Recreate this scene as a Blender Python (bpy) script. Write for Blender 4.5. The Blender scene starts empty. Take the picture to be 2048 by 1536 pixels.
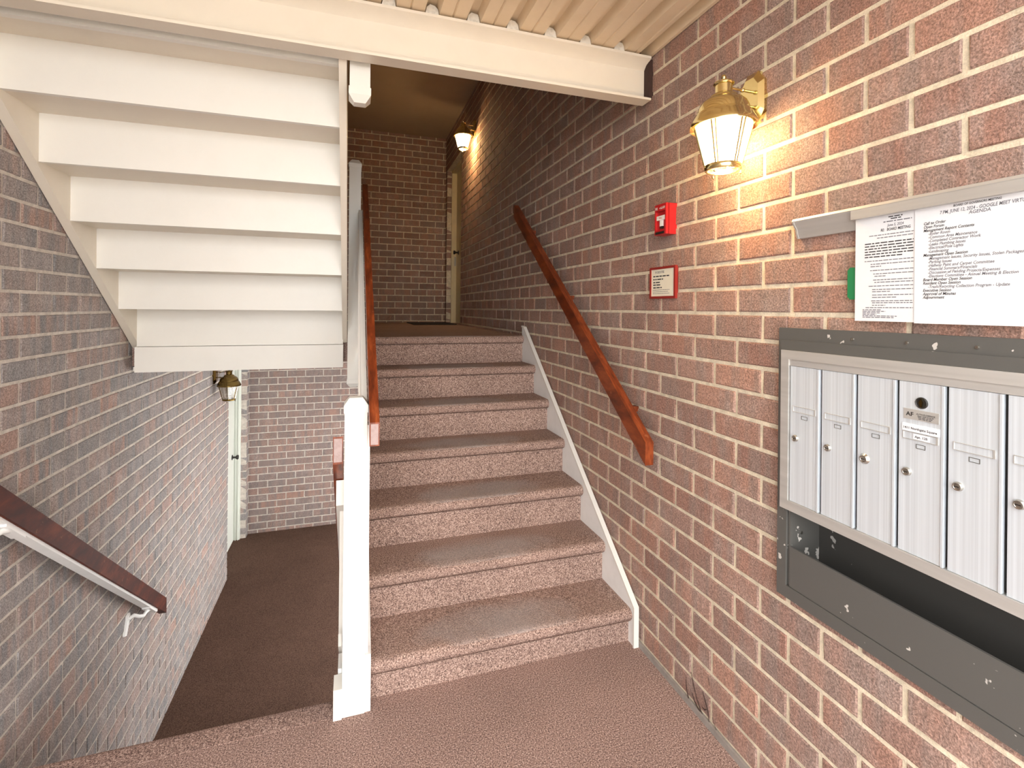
import bpy, bmesh, math, random
from mathutils import Vector, Matrix
random.seed(7)
S = bpy.context.scene
COL = S.collection
pi = math.pi

# ------------------------------------------------------------------ camera
H = 1.415                                   # eye height above the entry landing
F_PX, PPX, PPY, YAW, ROLL = 988.0, 1024.0, 617.0, 0.314, 0.010
fw = Vector((math.sin(YAW), math.cos(YAW), 0))
r0 = Vector((math.cos(YAW), -math.sin(YAW), 0)); u0 = r0.cross(fw)
rt = r0 * math.cos(ROLL) + u0 * math.sin(ROLL)
up = -r0 * math.sin(ROLL) + u0 * math.cos(ROLL)
cd = bpy.data.cameras.new('camera'); cam = bpy.data.objects.new('camera', cd); COL.objects.link(cam)
cd.sensor_width = 36; cd.lens = F_PX * 36 / 2048; cd.clip_start = 0.02
cd.shift_x = (1024 - PPX) / 2048; cd.shift_y = (PPY - 768) / 2048
M = Matrix((rt, up, -fw)).transposed().to_4x4(); M.translation = Vector((0, 0, H)); cam.matrix_world = M
S.camera = cam

# ------------------------------------------------------------------ light
S.view_settings.view_transform = 'Standard'; S.view_settings.look = 'None'
S.view_settings.gamma = 1; S.view_settings.use_curve_mapping = False
S.view_settings.exposure = 0.86
w = bpy.data.worlds.new('sky'); S.world = w; w.use_nodes = True
bgn = w.node_tree.nodes['Background']
bgn.inputs[0].default_value = (1.0, 0.99, 0.975, 1); bgn.inputs[1].default_value = 4.2
LAMP_W = 4.2

# ------------------------------------------------------------------ dimensions
W, WL = 1.165, 1.135                        # right / left brick wall planes
YB = 6.47                                   # back wall
ZU, ZL = 1.22, -1.265                       # upper landing, lower floor
ZC = 3.64                                   # soffit over the upper landing
YF = -0.65                                  # open front of the passage behind the camera
BC, BL = 0.0813, 0.2032                     # brick coursing
RISE = 0.18

# ------------------------------------------------------------------ materials
def s2l(c):
    return tuple(((v / 255) / 12.92 if v / 255 <= .04045 else (((v / 255) + .055) / 1.055) ** 2.4) for v in c) + (1,)
class NT:
    def __init__(s, name, rough=.6, metal=0.0, col=None, spec=None):
        s.m = bpy.data.materials.new(name); s.m.use_nodes = True; s.n = s.m.node_tree.nodes; s.l = s.m.node_tree.links
        s.b = s.n['Principled BSDF']; s.b.inputs['Roughness'].default_value = rough; s.b.inputs['Metallic'].default_value = metal
        if spec is not None: s.b.inputs['Specular IOR Level'].default_value = spec
        if col: s.b.inputs['Base Color'].default_value = s2l(col)
    def new(s, t, **kw):
        n = s.n.new(t)
        for k, v in kw.items(): setattr(n, k, v)
        return n
    def link(s, a, b): s.l.new(a, b)
    def pos(s, scale=(1, 1, 1), obj=False):
        if obj: o = s.new('ShaderNodeTexCoord').outputs['Object']
        else: o = s.new('ShaderNodeNewGeometry').outputs['Position']
        mp = s.new('ShaderNodeMapping'); mp.inputs['Scale'].default_value = scale; s.link(o, mp.inputs['Vector']); return mp.outputs[0]
    def noise(s, vec, scale, detail=3, rough=.55):
        n = s.new('ShaderNodeTexNoise'); n.inputs['Scale'].default_value = scale; n.inputs['Detail'].default_value = detail
        n.inputs['Roughness'].default_value = rough
        s.link(vec, n.inputs['Vector']); return n.outputs[0]
    def ramp(s, fac, stops):
        r = s.new('ShaderNodeValToRGB'); e = r.color_ramp.elements
        while len(e) < len(stops): e.new(.5)
        for q, (p, c) in zip(e, stops): q.position = p; q.color = s2l(c) if len(c) == 3 else c
        s.link(fac, r.inputs[0]); return r.outputs[0]
    def mix(s, fac, a, b, mode='MIX'):
        n = s.new('ShaderNodeMix', data_type='RGBA', blend_type=mode)
        for v, i in ((fac, 0), (a, 6), (b, 7)):
            if isinstance(v, (int, float)): n.inputs[i].default_value = v
            elif isinstance(v, tuple): n.inputs[i].default_value = s2l(v) if len(v) == 3 else v
            else: s.link(v, n.inputs[i])
        return n.outputs[2]
    def math(s, op, a, b=0.0, c=0.0):
        n = s.new('ShaderNodeMath', operation=op)
        for i, v in enumerate((a, b, c)):
            if isinstance(v, (int, float)): n.inputs[i].default_value = v
            else: s.link(v, n.inputs[i])
        return n.outputs[0]
    def col(s, c): s.link(c, s.b.inputs['Base Color'])
    def bump(s, h, strength=.4, dist=.002):
        n = s.new('ShaderNodeBump'); n.inputs['Strength'].default_value = strength; n.inputs['Distance'].default_value = dist
        s.link(h, n.inputs['Height']); s.link(n.outputs[0], s.b.inputs['Normal'])

def g(v): return (v, v, v, 1)
def m_brick(name, stops, streak, streak_amt, bloom):
    t = NT(name, .88, spec=.25)
    at = t.new('ShaderNodeAttribute', attribute_name='tint').outputs['Fac']
    oi = t.new('ShaderNodeObjectInfo').outputs['Random']
    fr = t.math('FRACT', t.math('ADD', at, oi))
    base = t.ramp(fr, stops)
    p = t.pos()
    off = t.new('ShaderNodeVectorMath', operation='ADD'); t.link(t.pos((22, 22, 2.2)), off.inputs[0])
    cmb = t.new('ShaderNodeCombineXYZ'); t.link(t.math('MULTIPLY', fr, 37.0), cmb.inputs[0]); t.link(t.math('MULTIPLY', fr, 91.0), cmb.inputs[1]); t.link(cmb.outputs[0], off.inputs[1])
    st = t.noise(off.outputs[0], 1.0, 2)
    stf = t.ramp(st, [(.42, g(0)), (.66, g(1))])
    c = t.mix(t.math('MULTIPLY', stf, streak_amt), base, streak)
    bl = t.ramp(t.noise(p, 9, 3), [(.5, g(0)), (.78, g(1))])
    c = t.mix(t.math('MULTIPLY', bl, bloom[1]), c, bloom[0])
    sp = t.noise(p, 210, 3, .75)
    c = t.mix(1.0, c, t.ramp(sp, [(.32, g(.55)), (.5, g(1.0)), (.68, g(1.6))]), 'MULTIPLY')
    t.col(c)
    t.bump(t.math('ADD', t.noise(p, 210, 3, .7), t.math('MULTIPLY', t.noise(p, 45, 2), .8)), .75, .004)
    return t.m
def m_mortar(name, c):
    t = NT(name, .95, spec=.2); p = t.pos()
    n = t.noise(p, 30, 4)
    k = t.mix(t.ramp(n, [(.35, g(0)), (.7, g(1))]), c, tuple(int(v * .86) for v in c))
    t.col(t.mix(1.0, k, t.ramp(t.noise(p, 260, 2), [(.3, g(.86)), (.65, g(1.05))]), 'MULTIPLY'))
    t.bump(t.noise(p, 190, 3), .5, .003); return t.m
def m_paint(name, c, rough=.42, dirt=.10, dirtc=(150, 140, 120), scale=5):
    t = NT(name, rough); p = t.pos()
    n = t.ramp(t.noise(p, scale, 4, .65), [(.45, g(0)), (.8, g(1))])
    t.col(t.mix(t.math('MULTIPLY', n, dirt), c, dirtc))
    t.bump(t.noise(p, 60, 3), .12, .002); return t.m
def m_chipped(name, c, chip, amt=.70, rough=.45, metal=0.0):
    t = NT(name, rough, metal); p = t.pos()
    n = t.noise(p, 42, 2); n2 = t.noise(p, 5, 2)
    f = t.ramp(t.math('MULTIPLY', n, t.math('ADD', n2, .5)), [(amt, g(0)), (amt + .015, g(1))])
    t.col(t.mix(f, c, chip)); t.bump(t.noise(p, 240, 2), .12, .001); return t.m
def m_carpet(name, cs, wear=None):
    t = NT(name, .98, spec=.08); p = t.pos()
    n = t.noise(p, 225, 2, .8)
    c = t.ramp(n, [(.34, cs[0]), (.46, cs[1]), (.56, cs[2]), (.68, cs[3])])
    n2 = t.noise(p, 3.0, 3)
    c = t.mix(1.0, c, t.ramp(n2, [(.3, g(.90)), (.7, g(1.08))]), 'MULTIPLY')
    if wear:
        ob = t.new('ShaderNodeTexCoord').outputs['Object']
        sx = t.new('ShaderNodeSeparateXYZ'); t.link(ob, sx.inputs[0])
        # foot-worn patch: middle of the tread, on its upper face only
        ex = t.math('MULTIPLY', sx.outputs[0], 2.7); ey = t.math('MULTIPLY', t.math('SUBTRACT', sx.outputs[1], .10), 7.5)
        r2 = t.math('ADD', t.math('MULTIPLY', ex, ex), t.math('MULTIPLY', ey, ey))
        r2 = t.math('ADD', r2, t.math('MULTIPLY', t.math('SUBTRACT', t.noise(p, 7, 3), .5), 1.5))
        mk = t.ramp(r2, [(.1, g(1)), (1.0, g(0))])
        topm = t.ramp(sx.outputs[2], [(.0, g(0)), (.002, g(1))])
        topm = t.math('GREATER_THAN', sx.outputs[2], -.006)
        c = t.mix(t.math('MULTIPLY', t.math('MULTIPLY', mk, topm), .5), c, wear)
    t.col(c); t.bump(n, .6, .003); return t.m
def m_wood(name, a, b, c3, rough=.34, spec=.5):
    t = NT(name, rough, spec=spec); p = t.pos((34, 3.2, 9))
    n = t.noise(p, 1.6, 5, .65)
    k = t.ramp(n, [(.3, a), (.52, b), (.72, c3)])
    f = t.ramp(t.noise(t.pos(), 26, 3), [(.66, g(0)), (.72, g(1))])
    t.col(t.mix(t.math('MULTIPLY', f, .35), k, (178, 120, 84))); t.bump(t.noise(t.pos((120, 12, 30)), 1.5, 3), .15, .001); return t.m
def m_metal(name, c, rough=.3, streak=None, metal=1.0):
    t = NT(name, rough, metal, c)
    if streak:
        n = t.noise(t.pos(streak), 1.0, 3)
        t.col(t.mix(1.0, c, t.ramp(n, [(.3, g(.86)), (.7, g(1.06))]), 'MULTIPLY'))
    return t.m
def m_plain(name, c, rough=.5, spec=None):
    t = NT(name, rough, 0, c, spec); n = t.noise(t.pos(), 40, 2)
    t.col(t.mix(t.math('MULTIPLY', n, .08), c, (120, 115, 105))); return t.m

MAT = {}
MAT['brick_r'] = m_brick('brick_red_brown', [(0, (144, 112, 101)), (.2, (166, 127, 111)), (.42, (150, 122, 111)), (.6, (176, 137, 120)), (.8, (150, 126, 117)), (1, (162, 124, 108))], (138, 125, 118), .6, ((188, 170, 162), .32))
MAT['brick_l'] = m_brick('brick_grey_daylight', [(0, (146, 137, 132)), (.2, (164, 146, 139)), (.4, (142, 137, 135)), (.6, (168, 140, 129)), (.8, (152, 145, 143)), (1, (158, 144, 139))], (132, 131, 132), .95, ((186, 178, 176), .40))  # likely the same brick; cool daylight put into the grey, streaks its own
MAT['brick_b'] = m_brick('brick_grey_brown', [(0, (140, 120, 112)), (.2, (158, 130, 120)), (.4, (136, 122, 117)), (.6, (162, 130, 118)), (.8, (142, 127, 122)), (1, (150, 126, 117))], (128, 119, 117), .8, ((186, 176, 170), .25))
MAT['mortar_r'] = m_mortar('mortar_cream', (234, 221, 196))
MAT['mortar_l'] = m_mortar('mortar_pale', (214, 205, 195))  # right-wall mortar with the cooler daylight tint put into its colour
MAT['cream'] = m_paint('cream_paint', (226, 218, 203))
MAT['white'] = m_paint('white_paint', (230, 228, 221), .38, .06)
MAT['trimw'] = m_paint('white_trim_paint', (240, 240, 238), .45, .16, (190, 186, 178), 14)
MAT['deck'] = m_paint('deck_paint', (224, 204, 174), .5, .22, (190, 165, 130), 9)
MAT['soffit'] = m_paint('soffit_paint', (176, 158, 134), .8, .25, (150, 130, 108), 3)
MAT['door_w'] = m_paint('door_white_paint', (226, 230, 222), .45)
MAT['door_y'] = m_paint('door_cream_paint', (232, 218, 178), .5, .2)
MAT['carpet'] = m_carpet('carpet_entry', [(74, 58, 54), (136, 113, 106), (170, 142, 131), (218, 196, 184)])
MAT['carpet_w'] = m_carpet('carpet_steps', [(74, 58, 53), (140, 116, 107), (172, 144, 131), (214, 192, 178)], (172, 166, 164))
MAT['carpet_d'] = m_carpet('carpet_lower', [(58, 43, 37), (86, 66, 56), (102, 80, 69), (122, 98, 86)])
MAT['wood'] = m_wood('handrail_wood', (70, 26, 11), (122, 54, 24), (160, 82, 42))
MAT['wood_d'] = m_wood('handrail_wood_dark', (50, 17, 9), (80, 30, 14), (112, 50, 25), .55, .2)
MAT['endgrain'] = m_paint('worn_end_grain', (170, 150, 146), .7, .4, (110, 70, 55), 60)
MAT['brass'] = m_metal('polished_brass', (232, 216, 160), .14)
MAT['brass_old'] = m_metal('aged_brass', (120, 100, 58), .2)
MAT['alu'] = m_metal('brushed_aluminium', (226, 234, 241), .42, (3, 260, .6), .45)
MAT['alu_f'] = m_metal('satin_aluminium', (200, 198, 194), .45, (3, 2, 40), .5)
MAT['steel'] = m_metal('lock_steel', (188, 184, 176), .28)
MAT['dark'] = m_chipped('dark_grey_enamel', (88, 87, 84), (196, 192, 186), .70)
MAT['darkin'] = m_chipped('inner_grey_enamel', (64, 63, 61), (170, 168, 164), .78, .6)
MAT['black'] = m_plain('black_metal', (26, 25, 24), .4)
MAT['red'] = m_plain('red_enamel', (184, 24, 30), .35)
MAT['redframe'] = m_plain('dark_red_frame', (140, 32, 26), .4)
MAT['plastic_w'] = m_plain('white_plastic', (238, 236, 232), .4)
MAT['sheet'] = m_plain('cream_sheet', (232, 226, 206), .6)
MAT['paper'] = m_plain('white_paper', (226, 228, 232), .7)
MAT['ink'] = m_plain('grey_ink', (112, 112, 120), .8)
MAT['ink_d'] = m_plain('dark_ink', (44, 44, 50), .8)
MAT['green'] = m_plain('green_plastic', (22, 124, 74), .45)
MAT['plug'] = m_paint('foam_filler', (222, 218, 208), .9, .5, (130, 120, 105), 60)
MAT['rubber'] = m_plain('dark_mat', (34, 28, 25), .95)
MAT['concrete'] = m_paint('pavement_concrete', (176, 170, 162), .9, .3, (140, 135, 128), 2)
MAT['stain_gap'] = m_plain('dark_stain_and_gap', (58, 36, 30), .9)  # real wall streaks; also the shade filling the beam-end gap
MAT['seal'] = m_paint('grey_wall_seal', (150, 142, 136), .9, .5, (105, 98, 92), 30)
def m_glass(name, lit):
    t = NT(name, .25); out = t.n['Material Output']
    tr = t.new('ShaderNodeBsdfTransparent'); tl = t.new('ShaderNodeBsdfTranslucent'); gl = t.new('ShaderNodeBsdfGlossy')
    gl.inputs['Roughness'].default_value = .12
    tl.inputs[0].default_value = (.95, .94, .9, 1); tr.inputs[0].default_value = (.97, .96, .94, 1)
    wv = t.new('ShaderNodeTexWave', bands_direction='X'); wv.inputs['Scale'].default_value = 1.0
    a = t.new('ShaderNodeMixShader'); a.inputs[0].default_value = .55 if lit else .25; t.link(tr.outputs[0], a.inputs[1]); t.link(tl.outputs[0], a.inputs[2])
    b = t.new('ShaderNodeMixShader'); b.inputs[0].default_value = .10 if lit else .22; t.link(a.outputs[0], b.inputs[1]); t.link(gl.outputs[0], b.inputs[2])
    t.link(b.outputs[0], out.inputs['Surface']); return t.m
MAT['glass'] = m_glass('reeded_glass', True); MAT['glass_off'] = m_glass('reeded_glass_unlit', False)
def m_emit(name, c, st):
    t = NT(name); t.b.inputs['Emission Color'].default_value = c; t.b.inputs['Emission Strength'].default_value = st; return t.m
MAT['bulb'] = m_emit('lit_bulb', (1, .80, .50, 1), 45)
MAT['bulb_off'] = m_plain('frosted_bulb', (236, 232, 224), .4)

# ------------------------------------------------------------------ mesh helpers
def link(name, me, mat, parent=None, loc=None):
    o = bpy.data.objects.new(name, me); COL.objects.link(o)
    if mat is not None and not me.materials: me.materials.append(MAT[mat] if isinstance(mat, str) else mat)
    if parent: o.parent = parent
    if loc is not None: o.location = loc
    return o
def fin(bm, name, mat, parent=None, loc=None, smooth=False, bevel=0, seg=1):
    if bevel:
        bmesh.ops.bevel(bm, geom=[e for e in bm.edges if len(e.link_faces) == 2 and e.calc_face_angle(0) > .5], offset=bevel, segments=seg, affect='EDGES', profile=.5, clamp_overlap=True)
    bmesh.ops.recalc_face_normals(bm, faces=bm.faces)
    me = bpy.data.meshes.new(name)
    if smooth:
        for f in bm.faces: f.smooth = True
    bm.to_mesh(me); bm.free()
    if smooth:
        try: me.set_sharp_from_angle(angle=.7)
        except Exception: pass
    return link(name, me, mat, parent, loc)
def abox(bm, x0, x1, y0, y1, z0, z1):
    v = [bm.verts.new(p) for p in ((x0, y0, z0), (x1, y0, z0), (x1, y1, z0), (x0, y1, z0), (x0, y0, z1), (x1, y0, z1), (x1, y1, z1), (x0, y1, z1))]
    for q in ((0, 3, 2, 1), (4, 5, 6, 7), (0, 1, 5, 4), (1, 2, 6, 5), (2, 3, 7, 6), (3, 0, 4, 7)): bm.faces.new([v[i] for i in q])
def box(name, mat, x0, x1, y0, y1, z0, z1, parent=None, bevel=.002, seg=1):
    bm = bmesh.new(); abox(bm, x0, x1, y0, y1, z0, z1); return fin(bm, name, mat, parent, bevel=bevel, seg=seg)
def aprism(bm, pts, a0, a1, axis='X'):
    """extrude a closed polygon; axis X: pts are (y,z); axis Y: (x,z); axis Z: (x,y)"""
    def P(a, p): return (a, p[0], p[1]) if axis == 'X' else ((p[0], a, p[1]) if axis == 'Y' else (p[0], p[1], a))
    A = [bm.verts.new(P(a0, p)) for p in pts]; B = [bm.verts.new(P(a1, p)) for p in pts]; n = len(pts)
    bm.faces.new(A[::-1]); bm.faces.new(B)
    for i in range(n): bm.faces.new((A[i], A[(i + 1) % n], B[(i + 1) % n], B[i]))
def prism(name, mat, pts, a0, a1, axis='X', parent=None, bevel=0, smooth=False, loc=None, seg=1):
    bm = bmesh.new(); aprism(bm, pts, a0, a1, axis); return fin(bm, name, mat, parent, loc, smooth, bevel, seg)
def atube(bm, pts, r, n=10, cap=True):
    pts = [Vector(p) for p in pts]; rings = []
    for i, p in enumerate(pts):
        d = (pts[min(i + 1, len(pts) - 1)] - pts[max(i - 1, 0)]).normalized()
        a = d.cross(Vector((0, 0, 1)));  a = a if a.length > .05 else d.cross(Vector((1, 0, 0)))
        a.normalize(); b = d.cross(a); rr = r[i] if isinstance(r, (list, tuple)) else r
        rings.append([bm.verts.new(p + (a * math.cos(2 * pi * k / n) + b * math.sin(2 * pi * k / n)) * rr) for k in range(n)])
    for A, B in zip(rings, rings[1:]):
        for k in range(n): bm.faces.new((A[k], A[(k + 1) % n], B[(k + 1) % n], B[k]))
    if cap: bm.faces.new(rings[0][::-1]); bm.faces.new(rings[-1])
def alathe(bm, prof, n=32, c=(0, 0, 0), close=False):
    rings = []
    for r, z in prof:
        if r < 1e-5: rings.append([bm.verts.new((c[0], c[1], c[2] + z))])
        else: rings.append([bm.verts.new((c[0] + r * math.cos(2 * pi * k / n), c[1] + r * math.sin(2 * pi * k / n), c[2] + z)) for k in range(n)])
    for A, B in zip(rings, rings[1:]):
        for k in range(n):
            a, b = A[k % len(A)], A[(k + 1) % len(A)]; d, e = B[k % len(B)], B[(k + 1) % len(B)]
            vs = []
            for v in (a, b, e, d):
                if v not in vs: vs.append(v)
            if len(vs) > 2: bm.faces.new(vs)
def empty(name, loc, label=None, cat=None, group=None):
    o = bpy.data.objects.new(name, None); COL.objects.link(o); o.location = loc; o.empty_display_size = .05
    if label: tag(o, label, cat, group)
    return o
def tag(o, label=None, cat=None, group=None, kind=None):
    if label: o['label'] = label
    if cat: o['category'] = cat
    if group: o['group'] = group
    if kind: o['kind'] = kind
    return o
def under(root, o):
    """parent keeping the world-space mesh in place (roots are unrotated)"""
    o.parent = root; o.matrix_parent_inverse = Matrix.Translation(-Vector(root.location)); return o
def struct(o, label=None): o['kind'] = 'structure'; (label and o.__setitem__('label', label)); return o
def copy_tree(o, parent=None):
    c = o.copy(); COL.objects.link(c)
    if parent: c.parent = parent
    for ch in list(o.children): copy_tree(ch, c)
    return c
def proj(p):
    d = Vector(p) - Vector((0, 0, H)); z = d.dot(fw)
    if z < .05: return None
    return PPX + F_PX * d.dot(rt) / z, PPY - F_PX * d.dot(up) / z, z

# ------------------------------------------------------------------ brick walls
JT, JD = .0125, .005
_bc = {}
BF = [(0, 1, 2, 3), (0, 4, 5, 1), (1, 5, 6, 2), (2, 6, 7, 3), (3, 7, 4, 0), (4, 8, 9, 5), (5, 9, 10, 6), (6, 10, 11, 7), (7, 11, 8, 4), (11, 10, 9, 8)]
def brick_geo(wd, ht, dp, seed):
    R = random.Random(seed); a, b = wd / 2, ht / 2; c = .0035; out = []
    for s, n in ((0, -dp), (0, -.0035), (1, 0)):
        for x, y in ((-a, -b), (a, -b), (a, b), (-a, b)):
            k = c if s else 0
            j = (lambda: 0) if n == -dp else (lambda: R.uniform(-.0013, .0013))
            out.append((x - math.copysign(k, x) + j(), y - math.copysign(k, y) + j(), n + (R.uniform(-.0015, .0008) if s else 0)))
    return out
def bmap(axis, sgn, v):
    t, z, n = v; return (n * sgn, t, z) if axis == 'X' else (t, n * sgn, z)
def bfaces(axis, sgn):
    flip = (axis == 'X' and sgn > 0) or (axis == 'Y' and sgn < 0)
    return [f if flip else f[::-1] for f in BF]
def brick_mesh(axis, sgn, wd, ht, dp, mat):
    full = abs(wd - (BL - JT)) < .002 and abs(ht - (BC - JT)) < .002
    var = random.randrange(6) if full else 0
    key = (axis, sgn, round(wd, 3), round(ht, 3), round(dp, 3), mat, var)
    if key not in _bc:
        me = bpy.data.meshes.new('brick'); me.from_pydata([bmap(axis, sgn, v) for v in brick_geo(wd, ht, dp, hash(key) & 0xffff)], [], bfaces(axis, sgn))
        me.materials.append(MAT[mat]); _bc[key] = me
    return _bc[key]
def cut(rects, op):
    out = []
    for a, b, c, d in rects:
        A, B, C, D = op
        if B <= a or A >= b or D <= c or C >= d: out.append((a, b, c, d)); continue
        if a < A: out.append((a, A, c, d))
        if b > B: out.append((B, b, c, d))
        m0, m1 = max(a, A), min(b, B)
        if c < C: out.append((m0, m1, c, C))
        if d > D: out.append((m0, m1, D, d))
    return out
def brick_wall(name, axis, plane, sgn, t0, t1, z0, z1, tph, zph, bmat, mmat, opens=(), hide=None, occl=None, thick=.11, bd=.028, maxn=300, deep=None, ext=0):
    bm = bmesh.new(); rects = [(t0 - ext, t1 + ext, z0, z1)]
    for op in opens: rects = cut(rects, op)
    for a, b, c, d in rects:
        n0, n1 = sorted((plane - sgn * JD, plane - sgn * thick))
        if axis == 'X': abox(bm, n0, n1, a, b, c, d)
        else: abox(bm, a, b, n0, n1, c, d)
    wall = struct(fin(bm, name, mmat))
    items = []
    r0_ = math.floor((z0 - zph) / BC) - 1; r1_ = math.ceil((z1 - zph) / BC) + 1
    for r in range(r0_, r1_):
        za, zb = zph + r * BC + JT / 2, zph + (r + 1) * BC - JT / 2
        ph = tph + (BL / 2 if r % 2 else 0)
        for k in range(math.floor((t0 - ph) / BL) - 1, math.ceil((t1 - ph) / BL) + 1):
            ta, tb = ph + k * BL + JT / 2, ph + (k + 1) * BL - JT / 2
            ps = [(max(ta, t0), min(tb, t1), max(za, z0), min(zb, z1))]
            if ps[0][1] - ps[0][0] < .012 or ps[0][3] - ps[0][2] < .012: continue
            for op in opens: ps = cut(ps, op)
            for a, b, c, d in ps:
                if b - a < .012 or d - c < .012: continue
                tm, zm = (a + b) / 2, (c + d) / 2
                if hide and hide(tm, zm, c, d): continue
                P = (plane, tm, zm) if axis == 'X' else (tm, plane, zm)
                q = proj(P); area = 0
                if q and -25 < q[0] < 2073 and -15 < q[1] < 1551 and not (occl and occl(tm, zm)):
                    cs = abs((Vector(P) - Vector((0, 0, H))).normalized()[0 if axis == 'X' else 1])
                    area = (b - a) * (d - c) * cs / q[2] ** 2
                items.append((area, P, b - a, d - c, deep(tm, zm) if deep else bd))
    items.sort(key=lambda i: -i[0])
    keep = [i for i in items if i[0] > 0][:maxn]; rest = [i for i in items if i[0] <= 0] + [i for i in items if i[0] > 0][maxn:]
    for ar, P, wd, ht, dp in keep:
        link('brick', brick_mesh(axis, sgn, wd, ht, dp, bmat), None, wall, P)
    if rest:
        vs, fs, tint = [], [], []
        F_ = bfaces(axis, sgn)
        for n, (ar, P, wd, ht, dp) in enumerate(rest):
            o = len(vs); tv = random.random()
            for v in brick_geo(wd, ht, dp, n % 50):
                q = bmap(axis, sgn, v); vs.append((q[0] + P[0], q[1] + P[1], q[2] + P[2])); tint.append(tv)
            fs += [tuple(i + o for i in f) for f in F_]
        me = bpy.data.meshes.new('bricks'); me.from_pydata(vs, [], fs)
        at = me.attributes.new('tint', 'FLOAT', 'POINT'); at.data.foreach_set('value', tint)
        o = link('remaining_bricks', me, bmat, wall); o['kind'] = 'stuff'
    return wall

MB_Y0, MB_Y1, MB_Z0, MB_Z1 = .30, 1.094, .624, 1.369         # mailbox recess
DR0, DR1, DRT = 5.48, 6.37, 3.19                                 # upper door opening (right wall)
DL0, DL1, DLT = 5.455, 6.37, .80                                 # lower door opening (left wall)
def step_z(y): return max(0., min(ZU, (y - 1.80) / .235 * RISE))
def r_hide(t, z, c, d):
    if t > 3.25: return d < ZU - .02
    if t > 1.86: return d < step_z(t) - .30
    if t > 1.9 and z > ZC: return True
    return t < 1.72 and z > 2.52
wall_right = brick_wall('wall_right', 'X', W, -1, YF, YB + .01, -.05, ZC + .02, 1.070, 1.4065, 'brick_r', 'mortar_r',
    opens=[(MB_Y0 + .012, MB_Y1 - .012, MB_Z0 + .012, MB_Z1 - .012), (DR0, DR1, ZU - .3, DRT)], hide=r_hide,
    occl=lambda t, z: (t > 1.9 and z > 1.415 + .475 * t) or (t < 1.75 and z > 2.44) or (z < step_z(t) and t > 1.85),
    deep=lambda t, z: .10 if (DR0 - .21 < t < DR1 + .12) else .028)
wall_right['label'] = 'red-brown brick wall carrying the mailboxes, lantern and handrail'
def l_hide(t, z, c, d):
    if t < 1.86: return d < -.02
    if t < 3.2: return d < -(t - 1.90) / .2175 * RISE - .30
    return d < ZL - .02
def l_occl(t, z):
    if (z - H) / t < -.755: return True
    if t < 3.2: return z > 2.06 - .79 * (t - 2.084)
    return z > 1.06
wall_left = brick_wall('wall_left', 'X', -WL, 1, YF, YB + .01, ZL - .05, 2.48, 3.056, 1.3765, 'brick_l', 'mortar_l',
    opens=[(DL0, DL1, ZL - .1, DLT)], hide=l_hide, occl=l_occl, deep=lambda t, z: .065 if t > DL1 - .02 else .028)
wall_left['label'] = 'grey streaked brick wall beside the stairs going down'
wall_bl = brick_wall('wall_back_lower', 'Y', YB, -1, -WL, W, ZL - .05, 1.19, -.93, 1.3765, 'brick_b', 'mortar_l', ext=.12)
wall_bl['label'] = 'pale grey-brown brick wall at the end of the lower hallway'
wall_bu = brick_wall('wall_back_upper', 'Y', YB, -1, -WL, W + .0, ZU - .05, ZC + .02, .12, 1.4065, 'brick_r', 'mortar_r',
    occl=lambda t, z: t < -.2, ext=.12)
wall_bu['label'] = 'dark brown brick wall at the end of the upper landing'
# grey sealant line at the foot of the right wall
sl = box('wall_seal', 'seal', W - .006, W + .004, YF, 1.84, 0, .022, bevel=.002); sl.parent = wall_right
# dark streaks on the foot of the right wall
bm = bmesh.new()
for pts in ([(1.503, .088), (1.498, .045), (1.487, .02), (1.480, .0)], [(1.470, .055), (1.455, .035), (1.437, .025), (1.420, .02)],
            [(1.455, .072), (1.440, .05), (1.425, .03), (1.412, .02)], [(1.475, .125), (1.462, .09), (1.447, .06)],
            [(1.415, .10), (1.400, .078), (1.385, .05), (1.380, .02)], [(1.418, .045), (1.403, .045), (1.392, .055)],
            [(1.388, .17), (1.380, .145)], [(1.365, .05), (1.345, .02)]):
    atube(bm, [(W - .0005, y, z) for y, z in pts], [.0008] + [.0022] * (len(pts) - 2) + [.0008], 6)
st = fin(bm, 'dark_streak', 'stain_gap', wall_right)

# ------------------------------------------------------------------ floors, ceilings
fl = prism('floor_entry', 'carpet', [(YF, -.16), (1.86, -.16), (1.86, 0), (YF, 0)], -WL + .0, W, 'X')
struct(fl, 'mauve brown carpeted entry landing at the foot of the stairs')
nose = [(1.80, -.05), (1.875, -.05), (1.890, -.042), (1.898, -.026), (1.894, -.010), (1.882, -.001), (1.868, .0015), (1.80, .0015)]
o = prism('edge_nosing', 'carpet', nose, -WL + .002, -.047, 'X', fl, smooth=True)
bm = bmesh.new(); abox(bm, -WL, W, 3.30, YB, ZU - .14, ZU + .002); abox(bm, W, W + .17, DR0, DR1, ZU - .14, ZU + .001); abox(bm, -WL, .054, 3.20, 3.30, ZU - .14, ZU + .002)
fu = fin(bm, 'floor_upper', 'carpet')
struct(fu, 'carpeted upper landing above the stairs')
flo = box('floor_lower', 'carpet_d', -WL - .35, W, 3.0, YB, ZL - .1, ZL, bevel=0); struct(flo, 'dark brown carpeted floor of the lower hallway')
# lower hallway: unseen far side left open, an assumed gap letting daylight in
bm = bmesh.new(); abox(bm, W, W + .1, 3.0, 3.25, ZL - .05, ZU - .14); abox(bm, W, W + .1, 6.3, YB + .1, ZL - .05, ZU - .14); abox(bm, W, W + .1, 3.25, 6.3, .98, ZU - .14)
lr = struct(fin(bm, 'wall_lower_right', 'mortar_l'))
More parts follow.
